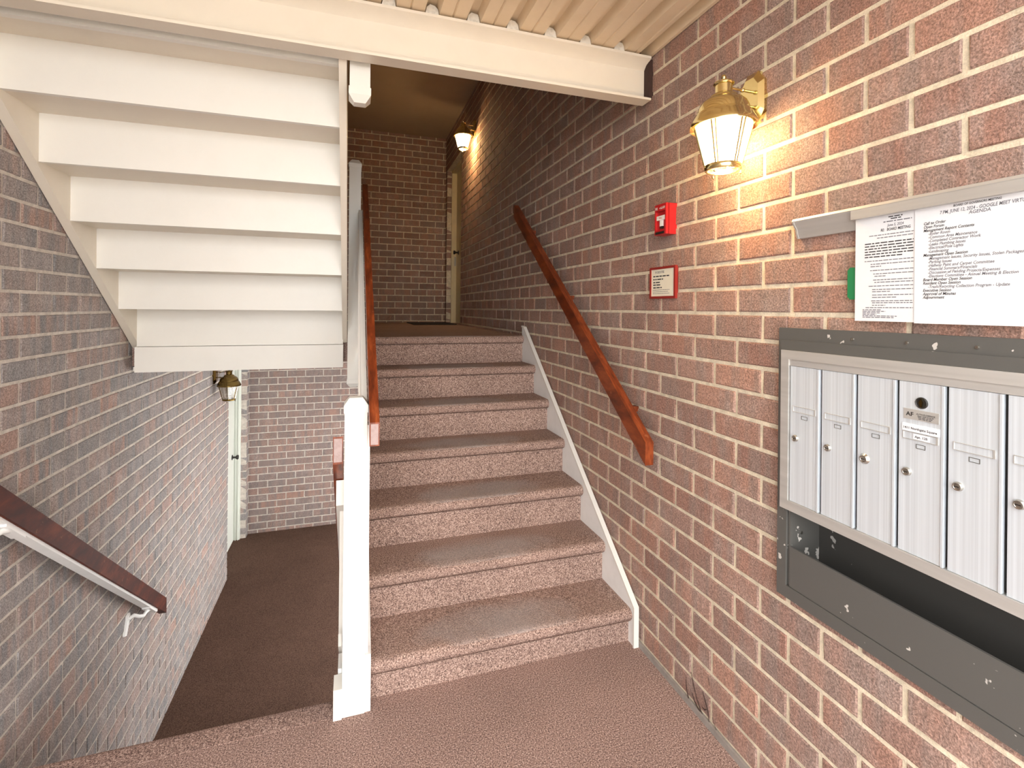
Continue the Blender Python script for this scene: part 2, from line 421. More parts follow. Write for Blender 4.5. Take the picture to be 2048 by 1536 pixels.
# corrugated deck over the entry
P_, D_ = .1487, .038
prof = []
x = -1.25
c0 = .1115
ks = range(-10, 8)
for k in ks:
    c = c0 + k * P_
    prof += [(c - .026, 0), (c - .016, D_), (c + .016, D_), (c + .026, 0), (c + P_ / 2 - .004, 0), (c + P_ / 2, .005), (c + P_ / 2 + .004, 0)]
prof = [(a - .03 if a > 1.10 and a < 1.19 else a, b) for a, b in prof]
prof = [(min(max(a, -WL), W - .004), b if a < W - .02 else 0) for a, b in prof]
pp = []
for q in prof:
    if not pp or (abs(q[0] - pp[-1][0]) > 1e-4 or abs(q[1] - pp[-1][1]) > 1e-4): pp.append(q)
ZD = 2.452
poly = [(a, ZD + b) for a, b in pp] + [(W - .004, ZD + .10), (-WL, ZD + .10)]
cl = prism('ceiling_deck', 'deck', poly, -.08, 1.80, 'Y'); struct(cl, 'cream corrugated metal deck ceiling above the entry')
for k in range(-8, 7):
    c = c0 + k * P_
    bm = bmesh.new(); R = random.Random(k)
    pts = [(c - .024, ZD - .006), (c + .024, ZD - .007), (c + .020, ZD + .015), (c + .012 + R.uniform(-.004, .004), ZD + .026), (c - .008, ZD + .029), (c - .019, ZD + .018)]
    aprism(bm, pts, 1.735 + R.uniform(0, .008), 1.79, 'Y'); fin(bm, 'filler_plug', 'plug', cl, bevel=.003)
ce = box('ceiling_landing', 'soffit', -WL, W, 1.76, YB, ZC, ZC + .12, bevel=0); struct(ce, 'brown grey plaster soffit over the upper landing')  # unseen front part extended over the stairwell to block sky light
# upper front: unseen panel added above the beam to block sky light
uf = box('upper_front_blocker', 'soffit', -WL, W, 1.70, 1.76, ZD + .10, ZC + .1, bevel=0); struct(uf)
# left wall of upper stairwell
ul = box('wall_upper_left', 'mortar_l', -WL - .1, -WL, 1.76, YB, 2.48, ZC + .1, bevel=0); struct(ul)
# ground outside the open front, behind the camera
gr = box('ground', 'concrete', -9, 9, -16, YF, -.3, -.16, bevel=0); struct(gr)

# landing fascia on the left, white
ff = box('trim_1', 'white', -WL + .034, -.046, 3.132, 3.20, 1.052, 1.188, bevel=.002); struct(ff, 'white fascia board along the landing edge')
bx_ = box('landing_soffit_board', 'white', -WL + .004, -.046, 3.2, YB - .03, 1.052, 1.075, ff, bevel=0)

# ------------------------------------------------------------------ steel beam
bm = bmesh.new()
YFR, YW = 1.737, 1.788
pts = [(YFR, 2.267), (YW + .012, 2.267), (YW + .012, 2.446), (YFR, 2.446), (YFR, 2.436), (YW - .016, 2.424), (YW, 2.408), (YW, 2.296), (YW - .012, 2.282), (YFR, 2.276)]
aprism(bm, pts, -WL + .002, W - .016, 'X')
beam = fin(bm, 'steel_beam', 'cream', smooth=True); tag(beam, 'cream painted steel channel beam spanning the stairwell under the corrugated deck', 'beam')
box('dark_gap_fill', 'stain_gap', W - .017, W + .004, 1.752, 1.80, 2.285, 2.44, beam, bevel=.002)  # shade of the beam-end gap put into colour, plus its sooty mortar

# ------------------------------------------------------------------ carpeted flight going up
XS0, XS1 = .078, W - .026
up_f = empty('stair_flight', (.6, 1.8, 0), 'carpeted stair flight rising beside the red-brown brick wall', 'stairs')
def ny(k): return 1.822 + .2355 * (k - 1)
def step_profile(back):
    # local: nosing front at y=0, tread top at z=0
    a = [(.030, -RISE - .002)]
    a += [(.030, -.052), (.012, -.050)]
    for i in range(7):
        th = -pi / 2 - i * pi / 6 * 1.0
        a.append((.024 + .024 * math.cos(th) * 1.0, -.0255 + .0255 * math.sin(th)))
    a += [(.05, .0), (back, -.002), (back, -RISE - .002)]
    return a
for k in range(1, 8):
    zt = ZU - RISE * (7 - k) + .006
    pr_ = step_profile(.2355 + .034 if k < 7 else .10)
    if k == 1: pr_ = [(y, max(z, -zt)) for y, z in pr_]
    o = prism('step', 'carpet_w', pr_, -(XS1 - XS0) / 2, (XS1 - XS0) / 2, 'X', smooth=True, loc=((XS0 + XS1) / 2, ny(k), zt))
    under(up_f, o)
# right stringer: plate with a square cap
plate = [(1.806, 0), (1.806, .165), (3.235, 1.282), (3.275, 1.290), (3.275, .95), (2.05, 0)]
o = prism('stringer', 'trimw', plate, W - .026, W - .012, 'X', bevel=.001); under(up_f, o); 
cap = [(1.800, .0), (1.800, .168), (3.232, 1.2885), (3.277, 1.2955), (3.277, 1.286), (3.236, 1.279), (1.8085, .1635), (1.8085, 0)]
c_ = prism('stringer_cap', 'white', cap, W - .031, W - .008, 'X', bevel=.0015); c_.parent = o
o = prism('under_stair_panel', 'white', [(1.87, ZL - .05), (3.30, ZL - .05), (3.30, 1.06), (1.90, -.02), (1.87, -.05)], .082, .10, 'X'); under(up_f, o)
# left stringer
o = prism('stringer', 'trimw', [(1.842, 0), (1.842, .17), (3.22, 1.26), (3.22, .95), (2.05, 0)], .060, .078, 'X', bevel=.001); under(up_f, o)

# ------------------------------------------------------------------ lower carpeted flight
lo_f = empty('stair_flight', (-.6, 1.9, ZL), 'carpeted stair flight going down to the lower hallway beside the grey brick wall', 'stairs')
for k in range(1, 7):
    zt = -RISE * k
    y0 = 1.872 + .2175 * (k - 1)
    prf = [(0, -.2), (0, 0), (.215, .0), (.232, -.004), (.239, -.018), (.235, -.034), (.222, -.042), (.2175, -.045), (.2175, -.2)]
    if k == 6: prf = [(y, max(z, ZL - zt)) for y, z in prf]
    o = prism('step', 'carpet', prf, -WL + .003, -.035, 'X', smooth=True, loc=(0, y0, zt)); under(lo_f, o)
o = prism('stringer', 'trimw', [(1.868, -.20), (1.868, .12), (1.95, .12), (3.20, -.93), (3.20, ZL), (3.02, ZL)], -.034, -.021, 'X', bevel=.001); under(lo_f, o)

# ------------------------------------------------------------------ painted open flight overhead (seen from below)
pf = empty('stair_flight', (-.6, 3.17, ZU), 'white painted wooden stair flight seen from below, boards and stringers', 'stairs')
RY = [3.150, 2.925, 2.700, 2.479, 2.262, 2.043]
RZ = [1.394, 1.579, 1.757, 1.938, 2.116, 2.296]
XA, XB = -1.097, -.047
zb = 1.190
for i, (y, z) in enumerate(zip(RY, RZ)):
    o = box('riser', 'white', XA, XB, y, y + .020, zb, z + .002, bevel=.0015); under(pf, o)
    yn = RY[i + 1] if i < 5 else 1.835
    o = box('tread', 'cream', XA, XB, yn + .0195, y + .045, z, z + .030, bevel=.002); under(pf, o)
    zb = z - .001
o = box('top_ledger', 'white', -WL + .004, XB, 1.812, 1.836, 2.283, 2.44, bevel=.003); under(pf, o)
o = box('ledger_strip', 'white', -WL + .004, XB, 1.858, 1.880, 2.273, 2.2965, bevel=.004, seg=2); under(pf, o)
def strz(y): return 2.062 - .792 * (y - 2.084)
for x0, x1 in ((-WL + .003, XA), (XB - .004, -.024)):
    e = 3.176 if x0 > -.5 else 3.20
    o = prism('stringer', 'cream', [(1.812, strz(1.812)), (e, strz(e)), (e, strz(e) + .30), (2.02, 2.44), (1.812, 2.44)], x0, x1, 'X', bevel=.002); under(pf, o)

# ------------------------------------------------------------------ newel posts
def chamfer_post(bm, x0, x1, y0, y1, z0, z1, top=0, bot=0, inset=.016):
    levels = []
    if bot: levels += [(z0, inset), (z0 + bot, 0)]
    else: levels += [(z0, 0)]
    if top: levels += [(z1 - top, 0), (z1, inset)]
    else: levels += [(z1, 0)]
    rings = [[bm.verts.new(p) for p in ((x0 + i, y0 + i, z), (x1 - i, y0 + i, z), (x1 - i, y1 - i, z), (x0 + i, y1 - i, z))] for z, i in levels]
    for A, B in zip(rings, rings[1:]):
        for k in range(4): bm.faces.new((A[k], A[(k + 1) % 4], B[(k + 1) % 4], B[k]))
    bm.faces.new(rings[0][::-1]); bm.faces.new(rings[-1])
def post(label, x0, x1, y0, y1, z0, z1, top, bot, base=False):
    e = empty('newel_post', ((x0 + x1) / 2, (y0 + y1) / 2, z0), label, 'post')
    ct = .05 if top else 0; cb = .05 if bot else 0
    bm = bmesh.new(); chamfer_post(bm, x0, x1, y0, y1, z0 + cb, z1 - ct); under(e, fin(bm, 'post', 'white', bevel=.003, seg=2))
    if top:
        bm = bmesh.new(); chamfer_post(bm, x0 - .003, x1 + .003, y0 - .003, y1 + .003, z1 - ct, z1, top=.024, inset=.018); under(e, fin(bm, 'cap', 'white', bevel=.003, seg=2))
    if bot:
        bm = bmesh.new(); chamfer_post(bm, x0 - .003, x1 + .003, y0 - .003, y1 + .003, z0, z0 + cb, bot=.024, inset=.018); under(e, fin(bm, 'drop_end', 'white', bevel=.003, seg=2))
    if base:
        under(e, box('base_block', 'white', -.047, -.019, y0 - .006, y1 - .004, 0.0, .105, bevel=.003))
        under(e, box('side_strip', 'trimw', x1, x1 + .020, y0 + .004, 1.841, 0.0, .20, bevel=.002))
        under(e, box('side_strip', 'trimw', x1, x1 + .010, y0 + .016, 1.841, .20, 1.0, bevel=.002))
    return e
post('white square newel post standing on the entry carpet', -.019, .056, 1.792, 1.866, 0, 1.098, True, False, True)
post('white square newel post at the upper landing edge, hanging below the landing', -.021, .048, 3.122, 3.198, .930, 2.305, True, True)
post('white newel post end hanging below the cream steel beam', -.014, .056, 1.838, 1.908, 2.146, 2.44, False, True)

# ------------------------------------------------------------------ railings between the posts (seen edge-on)
def railing(label, y0, y1, zt0, zt1, zb0, zb1, x0, x1, n, xb=None):
    e = empty('stair_railing', ((x0 + x1) / 2, y0, zb0), label, 'railing')
    def sl(a, b, y): return a + (b - a) * (y - y0) / (y1 - y0)
    under(e, prism('top_rail', 'white', [(y0, zt0 - .09), (y1, zt1 - .09), (y1, zt1), (y0, zt0)], x0, x1, 'X', bevel=.003))
    under(e, prism('bottom_rail', 'white', [(y0, zb0), (y1, zb1), (y1, zb1 + .045), (y0, zb0 + .045)], (x0 + .004 if xb is None else xb), x1 - .002, 'X', bevel=.002))
    xm = (x0 + x1) / 2 if xb is None else (xb + x1) / 2
    for i in range(n):
        y = y0 + (y1 - y0) * (i + .5) / n
        under(e, box('baluster', 'white', xm - (.010 if xb is None else .007), xm + (.010 if xb is None else .007), y - .010, y + .010, sl(zb0, zb1, y) + .02, sl(zt0, zt1, y) - .05, bevel=.002))
    return e
railing('white baluster railing beside the carpeted stairs going up', 1.867, 3.120, 1.06, 2.00, .26, 1.27, .036, .057, 11)
railing('white baluster railing beside the stairs going down', 1.867, 3.25, .795, -.306, .20, -.945, -.046, -.020, 11, -.034)

# ------------------------------------------------------------------ handrails
def rail_mesh(name, mat, p0, p1, x0, x1, hgt, root, plumb=True):
    (y0, z0), (y1, z1) = p0, p1          # top edge
    bm = bmesh.new(); aprism(bm, [(y0, z0 - hgt), (y1, z1 - hgt), (y1, z1), (y0, z0)], x0, x1, 'X')
    return under(root, fin(bm, name, mat, bevel=.006, seg=3, smooth=True))
e = empty('handrail', (W - .06, 1.64, .82), 'varnished wooden handrail on the red-brown brick wall', 'handrail')
rail_mesh('rail', 'wood', (1.643, .905), (3.30, 2.142), W - .088, W - .052, .088, e)
for y in (1.85, 2.5, 3.1):
    z = .905 + (y - 1.643) * .7465 - .066
    under(e, box('wall_block', 'wood', W - .054, W + .004, y - .014, y + .014, z - .012, z + .010, bevel=.002))
e = empty('handrail', (.07, 1.68, .95), 'worn wooden handrail along the white railing of the stairs going up', 'handrail')
rail_mesh('rail', 'wood', (1.685, 1.035), (3.36, 2.215), .060, .092, .078, e)
under(e, box('worn_end', 'endgrain', .064, .088, 1.6835, 1.690, .962, 1.030, bevel=.004, seg=2))
for y in (2.0, 2.6, 3.1):
    z = 1.035 + (y - 1.685) * .7045 - .04
    under(e, box('rail_block', 'wood', .0575, .0615, y - .02, y + .02, z - .03, z - .005, bevel=.001))
e = empty('handrail', (-.04, 1.755, .9), 'wooden handrail starting at the white newel post for the stairs going down', 'handrail')
rail_mesh('rail', 'wood', (1.757, .978), (3.25, -.204), -.055, -.023, .092, e)
under(e, box('worn_end', 'endgrain', -.052, -.026, 1.7555, 1.762, .893, .972, bevel=.004, seg=2))
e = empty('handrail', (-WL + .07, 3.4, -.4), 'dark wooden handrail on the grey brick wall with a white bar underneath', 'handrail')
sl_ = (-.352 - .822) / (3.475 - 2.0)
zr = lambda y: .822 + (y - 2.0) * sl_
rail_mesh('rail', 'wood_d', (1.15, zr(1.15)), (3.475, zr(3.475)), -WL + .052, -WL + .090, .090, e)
bm = bmesh.new(); aprism(bm, [(1.15, zr(1.15) - .104), (3.36, zr(3.36) - .104), (3.36, zr(3.36) - .089), (1.15, zr(1.15) - .089)], -WL + .040, -WL + .080, 'X')
under(e, fin(bm, 'support_bar', 'trimw', bevel=.002))
for y in (2.02, 3.24):
    z = zr(y) - .104
    bm = bmesh.new()
    atube(bm, [(-WL + .062, y + .05, zr(y + .05) - .104), (-WL + .062, y + .005, z - .026), (-WL + .058, y - .02, z - .034), (-WL + .045, y - .04, z - .024), (-WL + .026, y - .06, z - .002), (-WL + .008, y - .075, z - .012)], .0095, 10)
    br = under(e, fin(bm, 'bracket', 'trimw', smooth=True))
    bm = bmesh.new(); aprism(bm, [(y - .125, z - .075), (y - .100, z - .085), (y - .055, z - .005), (y - .06, z + .016), (y - .085, z + .012)], -WL - .002, -WL + .010, 'X')
    pl = fin(bm, 'bracket_plate', 'trimw', bevel=.003); pl.parent = br; pl.matrix_parent_inverse = Matrix.Translation(-Vector(e.location)) @ Matrix.Translation(Vector(e.location))
    bm = bmesh.new(); aprism(bm, [(y + .0, zr(y) - .112), (y + .10, zr(y + .10) - .112), (y + .10, zr(y + .10) - .103), (y + .0, zr(y) - .103)], -WL + .042, -WL + .082, 'X')
    pl = fin(bm, 'saddle', 'trimw', bevel=.003); pl.parent = br

# ------------------------------------------------------------------ lanterns
def lantern(label, loc, rz, lit, group='brass wall lanterns'):
    """local: origin at the centre of the back plate on the wall, +x away from the wall"""
    br = 'brass' if lit == 1 else 'brass_old'
    e = empty('wall_lantern', loc, label, 'lantern', group); e.rotation_euler = (0, 0, rz)
    A = .116
    # octagonal back plate
    bm = bmesh.new()
    oc = lambda s, x: [(x, s * a, s * b) for a, b in ((-.022, .078), (.022, .078), (.045, .045), (.045, -.045), (.022, -.078), (-.022, -.078), (-.045, -.045), (-.045, .045))]
    A0 = [bm.verts.new(p) for p in oc(1, -.006)]; A1 = [bm.verts.new(p) for p in oc(1, .008)]; A2 = [bm.verts.new(p) for p in oc(.74, .022)]
    for X_, Y_ in ((A0, A1), (A1, A2)):
        for k in range(8): bm.faces.new((X_[k], X_[(k + 1) % 8], Y_[(k + 1) % 8], Y_[k]))
    bm.faces.new(A2); bm.faces.new(A0[::-1]); fin(bm, 'back_plate', br, e, bevel=.0015)
    for z in (.022, -.024):
        bm = bmesh.new(); atube(bm, [(.018, 0, z), (.05, 0, z), (.075, 0, z + .001), (A - .02, 0, z + .002)], [.0045, .0035, .0035, .0035], 10)
        alathe(bm, [(0, -.006), (.006, -.004), (.007, 0), (.006, .004), (0, .006)], 12, (.046, 0, z)); fin(bm, 'arm', br, e, smooth=True)
    T = .046     # z of the very top
    P = lambda pts: [(r, T - z) for r, z in pts]
    bm = bmesh.new()
    alathe(bm, P([(0, -.012), (.006, -.010), (.008, -.004), (.005, .002), (.004, .006), (.010, .008), (.028, .012), (.030, .016), (.028, .019), (.024, .021), (.024, .044), (.034, .049), (.039, .053), (.041, .057), (.042, .060), (.055, .066), (.066, .077), (.072, .091), (.074, .103), (.079, .106), (.080, .110), (.0835, .114), (.085, .119), (.092, .131), (.0955, .141), (.095, .146), (.088, .141), (.074, .118), (.05, .09), (0, .085)]), 40, (A, 0, 0))
    cap = fin(bm, 'cap', br, e, smooth=True)
    bm = bmesh.new()   # reeded glass
    n = 96; rings = []
    for r, z in ((.080, .140), (.078, .150), (.049, .262)):
        rings.append([bm.verts.new((A + (r + (.0009 if k % 2 else -.0009)) * math.cos(2 * pi * k / n), (r + (.0009 if k % 2 else -.0009)) * math.sin(2 * pi * k / n), T - z)) for k in range(n)])
    for X_, Y_ in zip(rings, rings[1:]):
        for k in range(n): bm.faces.new((X_[k], X_[(k + 1) % n], Y_[(k + 1) % n], Y_[k]))
    fin(bm, 'glass_shade', 'glass' if lit else 'glass_off', e)
    bm = bmesh.new(); alathe(bm, P([(.047, .258), (.0515, .258), (.053, .262), (.053, .270), (.050, .274), (.044, .274), (.044, .266), (.047, .258)]), 36, (A, 0, 0))
    fin(bm, 'bottom_ring', br, e, smooth=True)
    for k in range(6):
        a = 2 * pi * (k + .5) / 6
        bm = bmesh.new()
        for da in (-.07, .07):
            q = lambda r, z: (A + r * math.cos(a + da), r * math.sin(a + da), T - z)
            atube(bm, [q(.0825, .142), q(.080, .150), q(.051, .262)], .0022, 6)
        fin(bm, 'strap', br, e, smooth=True)
    for k in range(3):
        a = 2 * pi * k / 3 + .4; bm = bmesh.new()
        alathe(bm, [(0, .006), (.002, .005), (.002, .002), (.0042, 0), (.0042, -.003), (0, -.006)], 12, (A + .049 * math.cos(a), .049 * math.sin(a), T - .282))
        fin(bm, 'foot_knob', br, e, smooth=True)
    bm = bmesh.new(); alathe(bm, [(0, .03), (.010, .028), (.016, .02), (.024, 0), (.026, -.016), (.020, -.034), (.010, -.042), (0, -.044)], 20, (A, 0, T - .185))
    fin(bm, 'bulb', 'bulb' if lit else 'bulb_off', e, smooth=True)
    if lit:
        L = bpy.data.lights.new('lantern_light', 'POINT'); L.energy = LAMP_W * (1.0 if loc[1] < 2 else 2.6); L.color = (1.0, .64, .29); L.shadow_soft_size = .035
        lo = bpy.data.objects.new('lantern_light', L); COL.objects.link(lo); lo.parent = e; lo.location = (A, 0, T - .238)
    return e
lantern('lit polished brass lantern with reeded glass above the red fire alarm', (W, 1.208, 2.060), pi, 1)
lantern('lit brass lantern high on the wall of the upper landing', (W, 4.87, 3.235), pi, 1)
lantern('unlit aged brass lantern on the grey brick wall of the lower hallway', (-WL, 4.90, .810), 0, 0)

# ------------------------------------------------------------------ doors
d1 = box('door_1', 'door_w', -WL - .165, -WL - .125, DL0 + .03, DL1 - .03, ZL - .01, .78, bevel=.002); struct(d1, 'white door of the lower hallway')
for i, (y0, y1) in enumerate(((DL0 - .06, DL0 + .03), (DL1 - .03, DL1))):
    box('door_jamb', 'door_w', -WL - .175, -WL - .062, y0, y1, ZL, DLT, d1, bevel=.003)
bm = bmesh.new()
for xo in (-WL - .075, -WL - .100): abox(bm, xo - .008, xo, DL1 - .045, DL1 - .029, ZL, DLT)
fin(bm, 'door_stop', 'door_w', d1, bevel=.002)
box('door_head', 'door_w', -WL - .175, -WL - .062, DL0 - .06, DL1, .77, DLT + .02, d1, bevel=.003)
bm = bmesh.new()
alathe(bm, [(0, 0), (.028, 0), (.028, .006), (.012, .010), (.010, .035), (.022, .045), (.026, .056), (.022, .066), (0, .070)], 20)
bmesh.ops.rotate(bm, verts=bm.verts, matrix=Matrix.Rotation(pi / 2, 3, 'Y')); bmesh.ops.translate(bm, verts=bm.verts, vec=(-WL - .126, 6.24, -.29))
fin(bm, 'door_knob', 'black', d1, smooth=True)
d2 = box('door_2', 'door_y', W + .125, W + .165, DR0 + .03, DR1 - .03, ZU - .13, DRT - .02, bevel=.002); struct(d2, 'cream door of the upper landing')
for y0, y1 in ((DR0 - .06, DR0 + .03), (DR1 - .03, DR1)):
    box('door_jamb', 'door_y', W + .062, W + .175, y0, y1, ZU - .13, DRT, d2, bevel=.003)
box('door_head', 'door_y', W + .062, W + .175, DR0 - .06, DR1, DRT - .03, DRT + .02, d2, bevel=.003)
bm = bmesh.new(); abox(bm, W + .100, W + .118, DR1 - .0315, DR1 - .029, 1.96, 2.08); fin(bm, 'strike_plate', 'steel', d2)
bm = bmesh.new()
alathe(bm, [(0, 0), (.028, 0), (.028, .006), (.012, .010), (.010, .035), (.022, .045), (.026, .056), (.022, .066), (0, .070)], 20)
bmesh.ops.rotate(bm, verts=bm.verts, matrix=Matrix.Rotation(-pi / 2, 3, 'Y')); bmesh.ops.translate(bm, verts=bm.verts, vec=(W + .126, 6.2, 2.12))
fin(bm, 'door_knob', 'black', d2, smooth=True)
tag(box('doormat', 'rubber', .66, W - .02, 5.56, 6.30, ZU, ZU + .012, bevel=.004), 'dark doormat on the upper landing by the cream door', 'doormat')

# ------------------------------------------------------------------ text helper (flat print on the right wall, read from -X)
def text_mesh(lines, name, mat, parent, x):
    """lines: (string, size, y_left, z_base, shear, squeeze)"""
    tmp = []
    for s_, size, y, z, shear, sq in lines:
        cu = bpy.data.curves.new('t', 'FONT'); cu.body = s_; cu.size = size; cu.shear = shear; cu.resolution_u = 2; cu.offset = size * .016
        ob = bpy.data.objects.new('t', cu); COL.objects.link(ob); tmp.append((ob, y, z, sq))
    bpy.context.view_layer.update(); dg = bpy.context.evaluated_depsgraph_get()
    bm = bmesh.new()
    for ob, y, z, sq in tmp:
        me = bpy.data.meshes.new_from_object(ob.evaluated_get(dg)); n0 = len(bm.verts); bm.from_mesh(me); bm.verts.ensure_lookup_table()
        for v in bm.verts[n0:]: v.co = Vector((x, y - v.co.x * sq, z + v.co.y))
        bpy.data.meshes.remove(me)
    for ob, *_ in tmp: cu = ob.data; bpy.data.objects.remove(ob); bpy.data.curves.remove(cu)
    me = bpy.data.meshes.new(name); bm.to_mesh(me); bm.free()
    return under(parent, link(name, me, mat)) if parent.type == 'EMPTY' else link(name, me, mat, parent)
def text_w(s_): return len(s_) * .5
def dashes(bm, x, y0, y1, z, h, R, gap=.35):
    y = y0
    while y > y1:
        wd = R.uniform(2.0, 6.5) * h
        wd = min(wd, y - y1)
        v = [bm.verts.new(p) for p in ((x, y, z), (x, y - wd, z), (x, y - wd, z + h), (x, y, z + h))]; bm.faces.new(v)
        y -= wd + h * .9

# ------------------------------------------------------------------ fire alarm
XA_ = W - .045
e = empty('fire_alarm_pull', (W, 1.624, 1.705), 'small red fire alarm pull station on the brick wall below the lantern', 'fire alarm')
bm = bmesh.new()
y0, y1, z0, z1 = 1.588, 1.660, 1.703, 1.820
abox(bm, XA_ + .012, W + .004, y0, y1, z0, z1); under(e, fin(bm, 'housing', 'red', bevel=.003, seg=2))
for a, b, c, d, nm in ((y0, y1, 1.794, z1, 'cover'), (y0, y1, z0, 1.722, 'cover'), (y0, y0 + .006, 1.722, 1.794, 'cover'), (y1 - .006, y1, 1.722, 1.794, 'cover')):
    under(e, box('cover_edge', 'red', XA_, XA_ + .014, a, b, c, d, bevel=.0015))
h_ = under(e, box('pull_handle', 'plastic_w', XA_ + .002, XA_ + .011, y0 + .010, y1 - .010, 1.760, 1.776, bevel=.002))
under(e, box('handle_stem', 'plastic_w', XA_ + .003, XA_ + .011, 1.617, 1.631, 1.736, 1.761, bevel=.001))
under(e, box('lock_slot', 'black', XA_ + .004, XA_ + .011, 1.616, 1.632, 1.727, 1.736, bevel=.001))
under(e, box('name_strip', 'black', XA_ - .0008, XA_ + .002, y0 + .010, y1 - .006, 1.7055, 1.715, bevel=0))
text_mesh([('FIRE', .014, y1 - .004, 1.800, 0, .62), ('ALARM', .014, y0 + .034, 1.800, 0, .62), ('v', .012, 1.629, 1.801, 0, 1)], 'printed_text', 'plastic_w', e, XA_ - .0006)
text_mesh([('PULL', .009, 1.634, 1.7645, 0, .9)], 'printed_text', 'red', e, XA_ + .0016)

# ------------------------------------------------------------------ framed notice
e = empty('framed_notice', (W, 1.66, 1.458), 'small fire notice in a dark red frame below the fire alarm', 'sign')
y0, y1, z0, z1 = 1.575, 1.742, 1.460, 1.585
under(e, box('sheet', 'sheet', W - .008, W + .002, y0 + .004, y1 - .004, z0 + .004, z1 - .004, bevel=0))
for a, b, c, d in ((y0, y1, z1 - .009, z1), (y0, y1, z0, z0 + .009), (y0, y0 + .009, z0 + .009, z1 - .009), (y1 - .009, y1, z0 + .009, z1 - .009)):
    under(e, box('frame_bar', 'redframe', W - .011, W + .003, a, b, c, d, bevel=.0015))
text_mesh([('IN CASE OF FIRE', .013, 1.706, 1.560, 0, .62)], 'printed_heading', 'ink', e, W - .0086)
bm = bmesh.new(); R = random.Random(3)
for i, (z, l) in enumerate(((1.546, .105), (1.534, .066), (1.522, .045), (1.512, .048), (1.501, .058))): dashes(bm, W - .0086, 1.720, 1.720 - l, z, .0045, R)
under(e, fin(bm, 'printed_lines', 'ink_d')); bm = bmesh.new()
for z, l in ((1.493, .11), (1.486, .10), (1.479, .11)): dashes(bm, W - .0086, 1.722, 1.722 - l, z, .002, R)
under(e, fin(bm, 'printed_lines', 'ink'))

# ------------------------------------------------------------------ paper rail, papers, green tab
e = empty('paper_rail', (W, .62, 1.612), 'satin aluminium paper clip rail above the mailboxes', 'rail')
pr_ = [(W + .003, 1.612), (W - .010, 1.612), (W - .014, 1.620), (W - .018, 1.637), (W - .027, 1.650), (W - .030, 1.658), (W - .027, 1.664), (W - .015, 1.667), (W + .003, 1.667)]
bm = bmesh.new(); aprism(bm, pr_, .22, 1.036, 'Y'); under(e, fin(bm, 'rail_channel', 'alu_f', smooth=True))
bm = bmesh.new(); aprism(bm, [(a - .0015, b) for a, b in pr_], 1.036, 1.041, 'Y'); ec = under(e, fin(bm, 'end_cap', 'alu_f', bevel=.001))
under(e, box('front_lip', 'alu_f', W - .034, W - .022, .22, .873, 1.634, 1.655, bevel=.003, seg=2))
def paper(label, xo, y0, y1, z0, z1, wav):
    bm = bmesh.new(); n, m = 14, 10; g_ = []
    for i in range(n + 1):
        row = []
        for j in range(m + 1):
            y = y1 + (y0 - y1) * i / n; z = z0 + (z1 - z0) * j / m
            k = 1 - j / m
            row.append(bm.verts.new((xo + .004 * k * math.sin(i / n * pi * 1.5 + wav) - .010 * k * k * (i / n if wav < 1 else .6), y, z)))
        g_.append(row)
    for i in range(n):
        for j in range(m): bm.faces.new((g_[i][j], g_[i + 1][j], g_[i + 1][j + 1], g_[i][j + 1]))
    bmesh.ops.solidify(bm, geom=bm.faces[:], thickness=.0004)
    o = fin(bm, 'paper_sheet', 'paper', smooth=True); tag(o, label, 'paper', 'papers hanging from the rail'); return o
# flat sheets (text lies just in front)
def flat_paper(label, x, y0, y1, z0, z1):
    o = box('paper_sheet', 'paper', x, x + .0006, y0, y1, z0, z1, bevel=0); tag(o, label, 'paper', 'papers hanging from the rail'); return o
p1 = flat_paper('white meeting notice paper with small print, partly behind the agenda sheet', W - .0195, .660, .871, 1.394, 1.652)
p2 = flat_paper('white agenda paper with italic list hanging from the rail', W - .0215, .528, .739, 1.392, 1.652)
XP = W - .0199
R = random.Random(5)
text_mesh([('June 5, 2024', .0085, .797, 1.608, .2, .8)], 'printed_text', 'ink', p1, XP)
text_mesh([('RE:   BOARD MEETING', .0088, .812, 1.5985, .15, .72)], 'printed_text', 'ink_d', p1, XP)
bm = bmesh.new()
for z, a, b in ((1.628, .795, .765), (1.6235, .790, .768)): dashes(bm, XP, a, b, z, .0022, R)
for i in range(6): dashes(bm, XP, .848, .742 if i < 5 else .765, 1.572 - i * .0062, .0024, R)
fin(bm, 'printed_lines', 'ink_d', p1)
bm = bmesh.new()
dashes(bm, XP, .806, .746, 1.618, .0022, R)
for z, a, b in ((1.590, .838, .742), (1.5835, .82, .742), (1.532, .848, .742), (1.5245, .834, .742), (1.519, .834, .81), (1.510, .835, .742), (1.502, .828, .742), (1.4965, .825, .80), (1.488, .828, .742), (1.4825, .825, .742), (1.474, .838, .742), (1.466, .830, .742), (1.461, .83, .79), (1.4535, .830, .742), (1.448, .83, .775), (1.440, .832, .742), (1.4355, .83, .742), (1.430, .83, .80), (1.4245, .845, .742),
                (1.4195, .852, .81), (1.416, .852, .80), (1.4125, .852, .812), (1.409, .852, .82), (1.4055, .852, .775), (1.402, .852, .78)): dashes(bm, XP, a, b, z, .0018, R)
fin(bm, 'printed_lines', 'ink', p1)
XP = W - .0219
